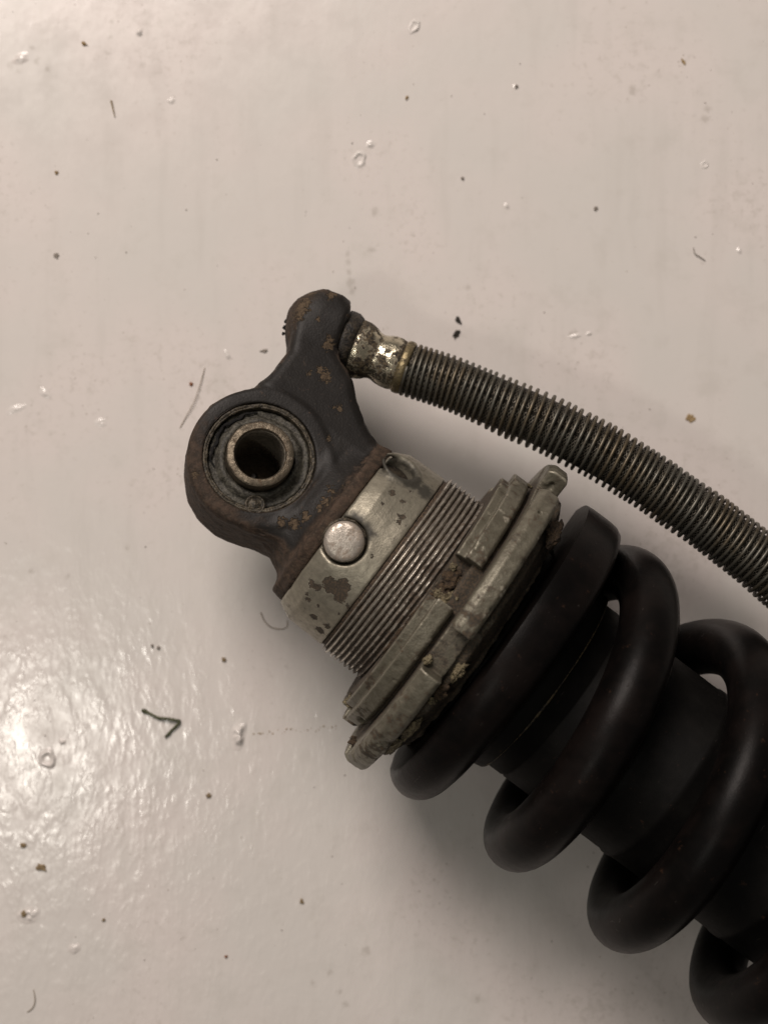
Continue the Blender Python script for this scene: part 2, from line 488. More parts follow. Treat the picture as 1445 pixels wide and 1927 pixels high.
RUBBER = mat_simple('old_rubber', (.024, .022, .017), (.075, .070, .055), .62, .05, 3)
RING = mat_simple('greasy_steel_ring', (.020, .017, .012), (.075, .062, .042), .55, .07, 2.5, .3)
SLEEVE = mat_metal('worn_sleeve_steel', (.15, .125, .092), (.05, .036, .022), (.12, .08, .045), (.34, .52), (.52, .66), metal=.8, scale=.04)
GREASY = mat_simple('greasy_black_casting', (.006, .005, .004), (.034, .026, .017), .6, .05, 4)
BORE = mat_simple('lit_bore_tone', (.10, .088, .07), (.20, .175, .14), .45, .05, 3, .3)  # colour raised to stand in for light on the sleeve's inner wall
FIT = mat_metal('grimy_plated_steel', (.55, .50, .38), (.016, .012, .008), (.085, .064, .036), (.16, .30), (.44, .50), metal=.95, scale=.016)
FERRULE = mat_metal('brassy_ferrule', (.26, .21, .12), (.02, .016, .01), (.09, .065, .03), (.3, .45), (.52, .62), metal=.85, scale=.04)
BRAID = mat_braid(); GUARD = mat_guard()
CRUST = mat_simple('dried_mud', (.016, .010, .006), (.065, .042, .022), .9, .10, 4)
CRUST_PALE = mat_simple('pale_corrosion', (.05, .038, .02), (.19, .16, .095), .75, .10, 4)
GOLD = mat_simple('yellowed_edge', (.008, .006, .004), (.07, .05, .022), .6, .05, 2)

# ------------------------------------------------------------------ the floor
S = 1.3
fl = mesh_obj('floor', [(-S, -S, 0), (S, -S, 0), (S, S, 0), (-S, S, 0)], [(0, 1, 2, 3)], FLOOR, None, False, scale=1)
tag(fl, 'off-white glossy painted floor with roller texture and specks', kind='structure')

rnd = random.Random(11)
def blister(u, v, rx, ry, rot, hgt, crater=0.0, seed=0):
    """a bubble or popped bubble in the paint, standing on the floor"""
    n, rg = 36, 12; vs = []; f = []
    r_ = random.Random(seed)
    ph = [r_.uniform(0, 6.28) for _ in range(4)]
    for i in range(rg+1):
        q = i/rg
        for k in range(n):
            th = 2*math.pi*k/n
            wob = 1 + .10*math.sin(2*th+ph[0]) + .07*math.sin(3*th+ph[1]) + .05*math.sin(5*th+ph[2])
            if crater: z = hgt*(math.exp(-((q-.62)/.17)**2)*(1+.4*math.sin(th+ph[3])) - crater*math.exp(-(q/.4)**2)*0)
            else: z = hgt*(math.cos(q*math.pi)*.5+.5)*(1+.2*math.sin(3*th+ph[1])*q)
            x = rx*q*wob*math.cos(th); y = ry*q*wob*math.sin(th)
            z *= 1 + (.9 if hgt > 5 else .4)*float(fbm(np.array([x]), np.array([y]), np.array([seed*7.]), .12, 3)[0])
            vs.append((x*math.cos(rot)-y*math.sin(rot), x*math.sin(rot)+y*math.cos(rot), max(z, 0)+.12-.5*(q > .99)))
    for i in range(rg):
        for k in range(n):
            k2 = (k+1) % n
            f.append((i*n+k, (i+1)*n+k, (i+1)*n+k2, i*n+k2))
    o = mesh_obj('paint_crater' if crater else 'paint_blister', vs, f, FLOOR, fl)
    o.location = floor_at(u, v)
    return o
for i, (u, v, rx, ry, rot, h, c) in enumerate([
    (263, 62, 8, 8, 0, 4, 0), (323, 190, 9, 8, 0, 2.2, 0), (676, 300, 17, 18, .3, 3.5, 1), (697, 272, 9, 10, 0, 3, 0),
    (779, 50, 11, 20, -.5, 3, 1), (450, 1382, 17, 34, -.25, 9, 0), (90, 1428, 22, 20, .4, 5, 1), (118, 1396, 8, 8, 0, 3, 0),
    (55, 1722, 24, 20, .3, 6, 0), (141, 1785, 14, 12, .8, 4, 0), (428, 668, 6, 12, .3, 3, 0), (953, 388, 6, 8, 0, 2.5, 0),
    (1390, 472, 6, 8, 0, 2, 0), (1082, 632, 14, 6, .2, 2, 0), (1108, 628, 7, 5, .2, 2, 0), (85, 740, 16, 9, -.9, 2.0, 0), (30, 770, 22, 9, .4, 1.6, 0),
    (190, 795, 14, 10, .2, 1.6, 0), (1325, 310, 8, 10, .2, 2, 1), (970, 163, 7, 6, 0, 2.5, 0), (40, 110, 20, 12, .3, 3, 0)]):
    blister(u, v, rx*1.05, ry*1.05, rot, h, c, i)

# ------------------------------------------------------------------ the shock absorber
root = bpy.data.objects.new('shock_absorber', None); col.objects.link(root)
x0, y0, _ = floor_at(*A0, AXIS_H)
root.location = (x0, y0, AXIS_H)
root.rotation_euler = (0, 0, -math.atan2(.6, .8))
root.empty_display_size = .02
tag(root, 'greasy motorcycle shock absorber with black coil spring, castle nuts and braided hose', 'shock absorber')

# ---- mounting bracket with eye and hose boss
ROLL = math.radians(15)
EYE = (-187.0, -5.0)
POLY = np.array([(-316, 292), (-272, 200), (-270, 112), (-215, -20), (-120, -112), (-62, -104), (-26, -118), (-4, -158), (-4, 162), (-28, 156), (-72, 176), (-108, 202), (-140, 232), (-204, 262), (-226, 335), (-256, 356), (-292, 342)], float)
def poly_sdf(x, y, P):
    d = np.full(x.shape, 1e18); s = np.ones(x.shape)
    n = len(P)
    for i in range(n):
        a = P[i]; b = P[i-1]
        ex, ey = b - a
        wx = x - a[0]; wy = y - a[1]
        t = np.clip((wx*ex + wy*ey)/(ex*ex+ey*ey), 0, 1)
        bx = wx - ex*t; by = wy - ey*t
        d = np.minimum(d, bx*bx + by*by)
        c1 = y >= a[1]; c2 = y < b[1]; c3 = ex*wy > ey*wx
        s = np.where((c1 & c2 & c3) | (~c1 & ~c2 & ~c3), -s, s)
    return s*np.sqrt(d)
def bracket_sdf(x, y, z):
    re = np.hypot(x-EYE[0], y-EYE[1])
    web = poly_sdf(x, y, POLY) + 2
    d2 = smin(web, re-129, 44)
    h = 94 - 26*np.clip((y-120)/170, 0, 1)
    slab = smax(d2, np.abs(z)-h, 22)
    eye = smax(re-129, np.abs(z)-95, 9)
    d = smin(slab, eye, 10)
    # hose boss: a barrel lying along the hose direction
    px = x+262; py = y-300
    ca, sa = math.cos(.27), math.sin(.27)
    al = px*ca + py*sa; ac = -px*sa + py*ca
    q = np.clip(al, 0, 48)
    boss = np.sqrt((al-q)**2 + ac**2 + (z*.88)**2) - 63
    boss = smax(boss, al-36, 8)
    d = smin(d, boss, 30)
    rr = np.hypot(y*math.cos(0), z)
    fl_ = smax(rr-168, np.abs(x+13)-13, 8)
    cone = smax(rr - (112 + 40*np.clip((x+70)/60, 0, 1)), np.abs(x+34)-34, 14)
    d = smin(smin(d, cone, 40), fl_, 16)
    d = smax(d, 103 - np.where(z > -60, re, re+0), 3)
    d = d + .9*fbm(x, y, z, .05, 3)*np.where(np.abs(z) > h-8, .2, 1.5)
    return d
v, f = surface_net(bracket_sdf, (-345, -192, -182), (8, 392, 182), 3.2)
br = mesh_obj('mounting_bracket', v, f, BRACKET, root)
br.rotation_euler = (-ROLL, 0, 0)
tag(br, 'black cast bracket with rusty brown walls and chipped paint')

def rough_lathe(name, prof, nseg, mat, parent, amp, s=.06, axis='z', sharp_deg=None):
    v, f = lathe(prof, nseg, axis)
    v = np.array(v)
    a = fbm(v[:,0]+90, v[:,1]+40, v[:,2]+10, s, 3)*amp
    if axis == 'z': r = np.hypot(v[:,0], v[:,1]); dirs = np.stack([v[:,0]/r*.5, v[:,1]/r*.5, np.ones(len(r))*.8], 1)
    else: r = np.hypot(v[:,1], v[:,2]); dirs = np.stack([r*0, v[:,1]/r, v[:,2]/r], 1)
    v = v + dirs*a[:, None]
    o = mesh_obj(name, v, f, mat, parent)
    fix_normals(o)
    if sharp_deg: sharp(o, sharp_deg)
    return o
ring = rough_lathe('bushing_ring', [(-92, 103.5), (86, 103.5), (92, 102.5), (93, 100), (92, 96), (88, 94), (76, 93), (-92, 93), (-92, 103.5)], 120, RING, br, 1.6)
ring.location = (EYE[0]*K, EYE[1]*K, 0)
rub = rough_lathe('rubber_bushing', [(-80, 95), (70, 95), (80, 92), (82, 88), (77, 84), (82, 79), (90, 74), (94, 68), (90, 63.5), (84, 61), (-80, 61), (-80, 95)], 120, RUBBER, br, 3.0, .05)
rub.location = ring.location
sl = rough_lathe('inner_sleeve', [(-138, 6), (-60, 6), (-58, 8), (-64, 45.5), (116, 45.5), (119, 46.5), (120.5, 48), (120.5, 58), (118.5, 60.5), (112, 61.5), (-134, 61.5), (-138, 58), (-138, 6)], 96, SLEEVE, br, .8)
sl.location = ring.location
sharp(sl, 40)
bo = rough_lathe('sleeve_bore', [(-63, 44.6), (60, 44.9), (100, 44.9), (115, 45.2), (115, 46.0), (-63, 46.0)], 96, BORE, br, .3)
bo.location = ring.location
# black strip painting the shade inside the crack where the rubber tore, and the stake mark at the bottom edge
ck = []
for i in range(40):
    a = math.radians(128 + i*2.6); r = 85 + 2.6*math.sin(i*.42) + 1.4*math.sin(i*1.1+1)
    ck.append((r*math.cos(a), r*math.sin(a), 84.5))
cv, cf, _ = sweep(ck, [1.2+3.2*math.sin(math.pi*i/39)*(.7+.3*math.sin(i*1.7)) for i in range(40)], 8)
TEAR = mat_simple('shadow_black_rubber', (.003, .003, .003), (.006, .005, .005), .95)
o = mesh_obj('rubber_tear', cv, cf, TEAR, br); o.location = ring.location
st = rough_lathe('stake_mark', [(84, 19), (92, 18.5), (93.5, 16), (91, 13.5), (89.5, 11), (92, 8.5), (93.5, 4), (94, .3)], 32, RING, br, .8, .1)
a_st = math.radians(-58)
st.location = ((EYE[0]+88*math.cos(a_st))*K, (EYE[1]+88*math.sin(a_st))*K, 0)
# grease lip round the ring
lp = []
for i in range(121):
    a = 2*math.pi*i/120; lp.append((95.5*math.cos(a), 95.5*math.sin(a), 90.5))
lv, lf, _ = sweep(lp, [2.2+1.5*math.sin(i*1.3)*math.sin(i*.31+1) for i in range(121)], 8, False)
lv = np.array(lv); lv[:, 2] += 1.2*fbm(lv[:,0], lv[:,1], lv[:,2], .12, 2)
o = mesh_obj('grease_bead', lv, lf, RING, br); o.location = ring.location

# ---- collar with pins
HB = [(29.0, -7.0), (31.0, 160.0)]
def band_sdf(x, y, z):
    r = np.hypot(y, z)
    R = np.where(x < 30, 176 + 15*np.clip(x/30, 0, 1), 191 + 2.0*np.clip((x-30)/70, 0, 1))
    d = smax(r-R, np.abs(x-54)-54, 4)
    d = smax(d, 150-r, 2)
    for i, (t, n) in enumerate(HB):
        zz = math.sqrt(191.0**2-n*n); ny, nz = n/191.0, zz/191.0
        along = y*ny + z*nz
        rad = np.sqrt(np.maximum((x-t)**2 + (y-along*ny)**2 + (z-along*nz)**2, 0))
        cyl = np.maximum(rad-(41 if i == 0 else 30), (170 if i == 0 else 160)-along)
        d = smax(d, -cyl, 7 if i == 0 else 9)
        if i == 1:
            rim = np.hypot(rad-36, along-187)-3.0
            d = smin(d, rim, 12)
    return d + .5*fbm(x, y, z, .05, 2)
v, f = surface_net(band_sdf, (-6, -200, -200), (114, 200, 206), 3.0)
band = mesh_obj('collar_band', v, f, BAND, root)
tag(band, 'satin grey metal collar with rust-brown chips')
for i, (t, n) in enumerate(HB):
    zz = math.sqrt(191.0**2-n*n)
    if i == 0: prof = [(-40, 36), (2, 36), (6, 35), (9.5, 31.5), (11, 26), (11.8, 14), (12, .3)]
    else: prof = [(-40, 26), (-22, 26), (-21, 22), (-20, .3)]
    o = rough_lathe('pin_head', prof, 64, PIN if i == 0 else GREASY, band, .7, .05)
    o.location = (t*K, n*K, zz*K)
    o.rotation_euler = (-math.atan2(n, zz), 0, 0)
    tag(o, 'bright round pin head' if i == 0 else 'dark sunken pin in its hole')
# oxide ring round the pin head
pr = rough_lathe('pin_socket', [(-16, 41), (-13, 39), (-12, 37), (-16, 35.5)], 64, RING, band, 2.0, .12)
zz = math.sqrt(191.0**2-49); pr.location = (HB[0][0]*K, HB[0][1]*K, zz*K); pr.rotation_euler = (-math.atan2(-7, zz), 0, 0)

# ---- threaded body
PITCH = 10.6
nth = 220; per = 8
t0, t1 = 109.0, 262.0
vs = []; nt_ = int((t1-t0)/PITCH*per)
gv = np.linspace(t0, t1, nt_)
for i, t in enumerate(gv):
    for k in range(nth):
        th = 2*math.pi*k/nth
        ph = ((t/PITCH) - k/nth) % 1.0
        tri = abs(2*ph-1)
        r = 193 + 8.0*min(1, max(0, (tri-.1)/.75))
        r -= 1.8*max(0, float(_lat[i % 32, k % 32, 3])-.2)
        if t > 224: r = min(r, 193)
        if t < t0+6: r = min(r, 190)
        vs.append((t, r*math.sin(th), r*math.cos(th)))
f = []
for i in range(nt_-1):
    for k in range(nth):
        k2 = (k+1) % nth; f.append((i*nth+k, i*nth+k2, (i+1)*nth+k2, (i+1)*nth+k))
f.append(tuple(range(nth))[::-1]); f.append(tuple((nt_-1)*nth+k for k in range(nth)))
th_o = mesh_obj('threaded_body', vs, f, THREAD, root); fix_normals(th_o)
tag(th_o, 'steel thread caked with brown grime')

# ---- castle nuts
def nut_sdf(tc, hw, Rt, Rr, Rin, notches, half, cham, seed, lean=.03, amp=1.6, step=None):
    def fn(x, y, z):
        xx = x - tc + lean*y
        r = np.hypot(y, z); th = np.degrees(np.arctan2(y, z))
        dent = np.full(x.shape, 1e9)
        for (c, hv) in notches:
            a = (th-c+180) % 360 - 180
            # notch with straight walls
            side = r*np.sin(np.radians(np.clip(a, -89, 89)))
            box = np.maximum(np.abs(side)-hv, Rr-r)
            box = np.where(np.abs(a) < 89, box, 1e3)
            dent = np.minimum(dent, box)
        nz = fbm(x+seed*31, y, z, .05, 3)
        body = smax(r-Rt, np.abs(xx)-hw, 2)
        body = smax(body, ((r-Rt)+(xx-hw)+cham)*.7071, 1.5)
        if step: body = smax(body, np.minimum(r-step[0], step[1]-xx), 2.5)
        else: body = smax(body, ((r-Rt)*.9+(-xx-hw)*.6+cham), 1.5)
        d = smax(body, -dent, 2)
        d = smax(d, Rin-r, 2)
        chip = np.maximum(0, fbm(x+seed*17, y+9, z, .03, 3)-.6)*12
        return d + amp*nz + chip
    return fn
fn = nut_sdf(224, 25, 281, 232, 196, [(12, 43), (102, 43), (-80, 48), (190, 43)], 50, 6, 1, amp=.45, step=(260, -9))
v, f = surface_net(fn, (180, -296, -296), (266, 296, 296), 2.6)
nut1 = mesh_obj('lock_nut', v, f, NUT1, root); tag(nut1, 'smaller dull grey castle nut, worn and chipped, nearest the thread')
fn = nut_sdf(277, 21, 339, 297, 196, [(-9, 44), (63, 44), (135, 44), (-81, 44), (207, 44)], 44, 7, 2, amp=.45)
v, f = surface_net(fn, (236, -352, -352), (318, 352, 352), 2.7)
nut2 = mesh_obj('adjuster_nut', v, f, NUT2, root); tag(nut2, 'larger dull grey castle nut, chipped, next to the spring')
# hub between the nuts and spring seat
def seat_sdf(x, y, z):
    xx = x + .03*y; r = np.hypot(y, z)
    d = smax(r-(288 - 40*np.clip((xx-314)/20, 0, 1)), np.abs(xx-314)-26, 6)
    d2 = smax(r-262, np.abs(xx-252)-20, 5)
    d = smin(d, d2, 4)
    d = smax(d, 196-r, 2)
    return d + 3.5*fbm(x+50, y, z, .03, 4)
v, f = surface_net(seat_sdf, (224, -310, -310), (350, 310, 310), 4.0)
seat = mesh_obj('spring_seat', v, f, SEAT, root); tag(seat, 'grime-caked spring seat ring')
v, f = lathe([(300, 200), (470, 200), (480, 198), (484, 194), (484, 180)], 120)
o = mesh_obj('seat_sleeve', v, f, BODY, seat); fix_normals(o); sharp(o, 30)
lp = [(482, 196*math.sin(a), 196*math.cos(a)) for a in np.linspace(-math.pi, math.pi, 100)]
lv, lf, _ = sweep(lp, [1.7+1.3*math.sin(i*.37)*math.sin(i*.11) for i in range(100)], 8, False)
mesh_obj('sleeve_lip', lv, lf, GOLD, seat)

# ---- damper tube
v, f = lathe([(260, 186), (520, 186), (523, 184), (527, 184), (530, 186), (756, 186), (760, 188.5), (772, 188.5), (776, 186), (1010, 186), (1014, 188.5), (1026, 188.5), (1030, 186), (1900, 187), (1906, 184), (1906, .5)], 120)
o = mesh_obj('damper_body', v, f, BODY, root); fix_normals(o); sharp(o, 40)
tag(o, 'matt black damper tube inside the spring')

# ---- coil spring
sk = np.array([-520, -450, -360, -270, -180, -90, 0, 90, 180, 270, 360, 450, 630, 810, 990, 1170, 1350, 1530, 1710, 1890, 2070], float)
tk = np.array([379, 381, 384, 396, 440, 500, 558, 615, 677, 739, 801, 862, 985, 1108, 1231, 1354, 1477, 1600, 1700, 1770, 1800], float)
def interp_smooth(s):
    ds = np.gradient(tk, sk)
    i = np.clip(np.searchsorted(sk, s)-1, 0, len(sk)-2)
    h = sk[i+1]-sk[i]; u = (s-sk[i])/h
    return (2*u**3-3*u**2+1)*tk[i] + (u**3-2*u**2+u)*h*ds[i] + (-2*u**3+3*u**2)*tk[i+1] + (u**3-u**2)*h*ds[i+1]
ss = np.arange(-466, 1980, 4.0)
R = 266.5; RW = 54.0; SN = -5.0
lean = 30*np.clip((ss+270)/180, 0, 1)
P = np.stack([interp_smooth(ss) + lean*np.cos(np.radians(ss)), SN + R*np.sin(np.radians(-ss)), R*np.cos(np.radians(-ss))], 1)
# keep ring sections in planes that hold the axis
vs = []; ns = 32
for i, s in enumerate(ss):
    ph = math.radians(-s); rad = np.array([0, math.sin(ph), math.cos(ph)])
    for k in range(ns):
        a = 2*math.pi*k/ns
        pw = 2 + 2.6*min(1, max(0, (-340-s)/70))
        e = RW/(abs(math.cos(a))**pw + abs(math.sin(a))**pw)**(1/pw)
        vs.append(P[i] + e*(math.cos(a)*rad + math.sin(a)*np.array([1., 0, 0])))
vs = np.array(vs)
gl = 350.0
low = vs[:, 0] < gl
vs[low, 0] = gl + (vs[low, 0]-gl)*.02
vs += (.7*fbm(vs[:,0], vs[:,1], vs[:,2], .02, 2))[:, None]*np.array([.3, .6, .6])
f = []
for i in range(len(ss)-1):
    for k in range(ns):
        k2 = (k+1) % ns; f.append((i*ns+k, (i+1)*ns+k, (i+1)*ns+k2, i*ns+k2))
f.append(tuple(range(ns))); f.append(tuple((len(ss)-1)*ns+k for k in range(ns))[::-1])
spring = mesh_obj('coil_spring', vs, f, SPRING, root); fix_normals(spring); sharp(spring, 38)
tag(spring, 'thick black enamelled coil spring with ground flat end')

# ---- hose fitting, hose and wire guard
zh = -70.0
hp = [loc(u, v, z) for (u, v, z) in [(640, 645, -78), (700, 668, -76), (775, 697, -72), (850, 722, -66), (926, 754, -60), (1000, 785, -52), (1072, 820, -45), (1187, 884, -36), (1297, 958, -30), (1415, 1047, -25), (1520, 1137, -22), (1620, 1245, -20), (1700, 1370, -20), (1770, 1520, -20), (1830, 1690, -20)]]
HP = catmull(hp, 40)
LL = np.concatenate([[0], np.cumsum(np.linalg.norm(np.diff(HP, axis=0), axis=1))])
def on_path(s): return np.array([np.interp(s, LL, HP[:, k]) for k in range(3)])
def lathe_path(name, prof, mat, parent, amp=.8, nseg=64, hexa=None):
    T, N, B = frames(HP)
    vs = []; f = []
    for (s, r) in prof:
        c = on_path(s); i = int(np.clip(np.searchsorted(LL, s), 0, len(HP)-1))
        for k in range(nseg):
            a = 2*math.pi*k/nseg; rr = r
            if hexa and hexa[0] < s < hexa[1]:
                rr = min(r, hexa[2]/max(.3, math.cos((a+.3) % (math.pi/3) - math.pi/6)))
            vs.append(c + rr*(math.cos(a)*N[i] + math.sin(a)*B[i]))
    vs = np.array(vs); n = len(prof)
    vs += amp*fbm(vs[:,0], vs[:,1], vs[:,2], .05, 3)[:, None]*np.array([.3, .6, .7])
    for i in range(n-1):
        for k in range(nseg):
            k2 = (k+1) % nseg; f.append((i*nseg+k, i*nseg+k2, (i+1)*nseg+k2, (i+1)*nseg+k))
    o = mesh_obj(name, vs, f, mat, parent); fix_normals(o); return o
fit = lathe_path('hose_fitting', [(24, 40), (27, 56), (32, 57.5), (44, 57), (52, 55), (60, 52), (68, 46.5), (75, 44.5), (82, 45.5), (90, 48.5), (100, 50.5), (112, 51), (120, 50), (127, 47), (128, 40)], FIT, root, 2.2)
tag(fit, 'plated steel hose fitting with flaking shiny patches and black grime')
o = lathe_path('boss_flange', [(-16, 40), (-15, 58), (-6, 64), (0, 66), (8, 66.5), (18, 65.5), (24, 62), (29, 58.5), (31, 50)], GREASY, fit, 2.0)
lathe_path('end_ferrule', [(123, 44), (124, 50), (127, 52.5), (133, 53), (139, 52), (142, 49), (142, 44)], FERRULE, fit, 1.0)
m0 = int(np.searchsorted(LL, 136))
hv, hf, huv = sweep(HP[m0:], 46.5, 40)
hose = mesh_obj('braided_hose', hv, hf, BRAID, root, uv=huv)
tag(hose, 'braided steel hose seen between the guard coils')
T, N, B = frames(HP)
gp = []; s = 142.0; ang = 0.0; rw = []
turn = 0
while s < LL[-1]-30:
    pitch = float(np.interp(s, [142, 230, 330, 480, 580, 900], [10.8, 11.8, 14.4, 14.8, 12.8, 12.2]))
    rad = float(np.interp(s, [142, 150, 280, 360, 520, 700], [50.0, 49.8, 50.5, 54.0, 54.5, 53.5]))
    wob = 1.6*math.sin(s*.021) + 1.0*math.sin(s*.053+1)
    i = np.searchsorted(LL, s)
    nI = np.array([np.interp(s, LL, N[:, k]) for k in range(3)]); bI = np.array([np.interp(s, LL, B[:, k]) for k in range(3)])
    lift = wob*.6*(1 if s > 300 else .2)
    gp.append(on_path(s) + (rad)*(math.cos(ang)*nI + math.sin(ang)*bI) + bI*lift)
    ang += 2*math.pi/28; s += pitch/28*(1+.16*math.sin(s*.11+2*math.sin(s*.037))*(s > 260))
gv_, gf, _ = sweep(gp, 3.6, 7)
g = mesh_obj('guard_coil', gv_, gf, GUARD, hose)
tag(g, 'tarnished wire coil wound round the hose')

# ---- crusts of dirt and corrosion on the nuts
def crust(name, p, size, mat, parent, seed, flat=.55):
    import bmesh
    bm = bmesh.new(); bmesh.ops.create_icosphere(bm, subdivisions=4, radius=1)
    v = np.array([q.co[:] for q in bm.verts]); f = [[q.index for q in t.verts] for t in bm.faces]; bm.free()
    n = fbm(v[:,0]+seed*5, v[:,1]+seed*3, v[:,2]+seed, 2.6, 4)
    v = v*(1+.5*n)[:, None]*np.array(size)
    th = math.atan2(p[1], p[2])
    c, s_ = math.cos(th), math.sin(th)
    # z of the lump points away from the axis
    q = np.stack([v[:,0], v[:,1]*c + v[:,2]*s_, -v[:,1]*s_ + v[:,2]*c], 1)
    return mesh_obj(name, q + np.array(p), f, mat, parent)
def on_ring(t, deg, r): return (t, r*math.sin(math.radians(deg)), r*math.cos(math.radians(deg)))
for i, (t, deg, r, sz, pale, par) in enumerate([
    (224, 4, 240, (20, 24, 5), 0, nut1), (216, 13, 240, (14, 18, 6), 0, nut1), (238, 16, 241, (10, 16, 6), 0, nut1), (206, 17, 246, (6, 6, 5), 1, nut1),
    (236, 6, 246, (12, 14, 14), 1, nut1), (226, 3, 243, (12, 12, 10), 1, nut1), (214, 4, 240, (9, 10, 7), 1, nut1), (203, -8, 234, (6, 30, 4), 0, nut1), (202, -22, 233, (5, 36, 4), 0, nut1),
    (230, -74, 246, (18, 20, 10), 0, nut1), (226, -81, 246, (20, 20, 10), 1, nut1), (238, 83, 278, (9, 8, 3), 1, nut1),
    (262, -15, 304, (7, 8, 4), 1, nut2), (280, -79, 300, (14, 20, 10), 0, nut2), (272, -84, 300, (14, 18, 10), 0, nut2), (270, 64, 308, (6, 10, 4), 1, nut2),
    (314, -22, 297, (10, 14, 5), 0, seat), (312, -26, 298, (6, 7, 5), 1, seat), (316, -13, 288, (9, 16, 8), 1, seat),
    (318, -42, 293, (7, 34, 3.5), 1, seat), (316, -58, 293, (9, 40, 3.5), 1, seat), (314, 50, 294, (12, 34, 4), 0, seat)]):
    crust('corrosion_crust' if pale else 'dirt_crust', on_ring(t, deg, r), sz, CRUST_PALE if pale else CRUST, par, i+1)
# grit stuck to the left edge of the hose boss
for i, (dx, dy, r) in enumerate([(-318, 270, 4), (-313, 258, 4.5), (-308, 246, 3)]):
    b = crust('grit', (dx, dy, -10), (r, r*1.3, r), TEAR, br, 60+i)

# ------------------------------------------------------------------ small things lying on the floor
TWIG = mat_simple('green_stem', (.040, .044, .020), (.085, .092, .045), .7, .08, 3)
BLACKF = mat_simple('black_paint_flake', (.012, .010, .008), (.035, .028, .020), .7, .1, 3)
TAN = mat_simple('tan_flake', (.22, .15, .07), (.36, .26, .14), .8, .1, 3)
BROWN = mat_simple('brown_crumb', (.16, .115, .06), (.32, .24, .14), .85, .15, 4)
ORANGE = mat_simple('orange_crumb', (.18, .06, .02), (.26, .10, .035), .85, .15, 4)
GREYC = mat_simple('grey_crumb', (.20, .175, .15), (.32, .285, .25), .85, .15, 4)
HAIR = mat_simple('hair_fibre', (.20, .16, .11), (.30, .24, .17), .5, .1, 1)
SHRINK = CAM_H/(F*K)
def strand(name, pts, rad, mat, label, cat, lift=0.0, taper=False):
    base = np.array(floor_at(*pts[0][:2]))/K
    P = catmull([np.array(floor_at(p[0], p[1]))/K + np.array([0, 0, (p[2] if len(p) > 2 else 0)]) - base for p in pts], 10)
    P[:, 2] += rad*1.05
    rr = np.array([rad*(1-.6*i/len(P)) if taper else rad*(1+.25*math.sin(i*1.9)*(rad > 2)) for i in range(len(P))])
    v, f, _ = sweep(P, rr, 8)
    o = mesh_obj(name, v, f, mat); o.location = tuple(base*K)
    return tag(o, label, cat)
tw = strand('plant_stem', [(268, 1335, 3), (278, 1340, 1), (298, 1350, 2), (318, 1352, 5), (338, 1357, 3), (332, 1366, 2), (322, 1376, 0), (312, 1387, 0)], 2.8, TWIG, 'thin bent green plant stem lying on the white floor', 'plant stem')
for (u, v, sz, r) in [(274, 1338, (7, 4.2, 3), .3), (300, 1351, (5, 3.6, 3), .4), (318, 1381, (6, 3.4, 3), -.9), (337, 1356, (3.5, 3.2, 3), 0)]:
    import bmesh
    bm = bmesh.new(); bmesh.ops.create_icosphere(bm, subdivisions=2, radius=1)
    vv = np.array([q.co[:] for q in bm.verts]); ff = [[q.index for q in t.verts] for t in bm.faces]; bm.free()
    vv = vv*(1+.4*fbm(vv[:,0]+u, vv[:,1], vv[:,2], 1.8, 3))[:, None]*np.array(sz)
    vv = np.stack([vv[:,0]*math.cos(-r)-vv[:,1]*math.sin(-r), vv[:,0]*math.sin(-r)+vv[:,1]*math.cos(-r), vv[:,2]+3.4], 1)
    o = mesh_obj('bud', vv + (np.array(floor_at(u, v)) - np.array(tw.location))/K, ff, TWIG, tw)
strand('hair', [(386, 692), (378, 722, 4), (366, 757, 5), (350, 786, 2), (339, 806)], .75, HAIR, 'fine straight hair on the floor left of the bracket eye', 'hair')
strand('hair', [(491, 1152, 2), (497, 1167, 3), (510, 1180, 2), (528, 1184), (540, 1180), (541, 1168)], .85, HAIR, 'curled hair on the floor beside the collar band', 'hair')
strand('hair', [(1304, 466), (1306, 477, 2), (1316, 484, 2), (1326, 491)], 1.0, GREYC, 'short grey fibre on the floor at the upper right', 'hair')
strand('hair', [(64, 1862), (67, 1882, 2), (62, 1896, 2), (52, 1905)], .8, HAIR, 'curved hair on the floor at the bottom left', 'hair')
strand('fibre', [(210, 190), (213, 203, 1), (217, 221)], 2.0, BROWN, 'thin brown splinter on the floor near the upper left', 'splinter', taper=True)

def flake(name, u, v, rx, ry, rot, mat, label, cat, seed, thick=1.6, group=None, parent=None):
    r_ = random.Random(seed); n = 14; vs = []; f = []
    rr = [1+r_.uniform(-.42, .3) for _ in range(n)]
    for lev, (s, z) in enumerate([(1.0, .15), (1.02, thick*.6), (.72, thick*1.15), (.3, thick*1.3)]):
        for k in range(n):
            a = 2*math.pi*k/n; x = rx*rr[k]*s*math.cos(a); y = ry*rr[k]*s*math.sin(a)
            vs.append((x*math.cos(rot)-y*math.sin(rot), x*math.sin(rot)+y*math.cos(rot), z+(r_.uniform(0, thick*.5) if lev > 0 else 0)))
    for i in range(3):
        for k in range(n):
            k2 = (k+1) % n; f.append((i*n+k, i*n+k2, (i+1)*n+k2, (i+1)*n+k))
    f.append(tuple(3*n+k for k in range(n))); f.append(tuple(range(n))[::-1])
    o = mesh_obj(name, vs, f, mat, None, False); o.location = floor_at(u, v)
    return tag(o, label, cat, group)
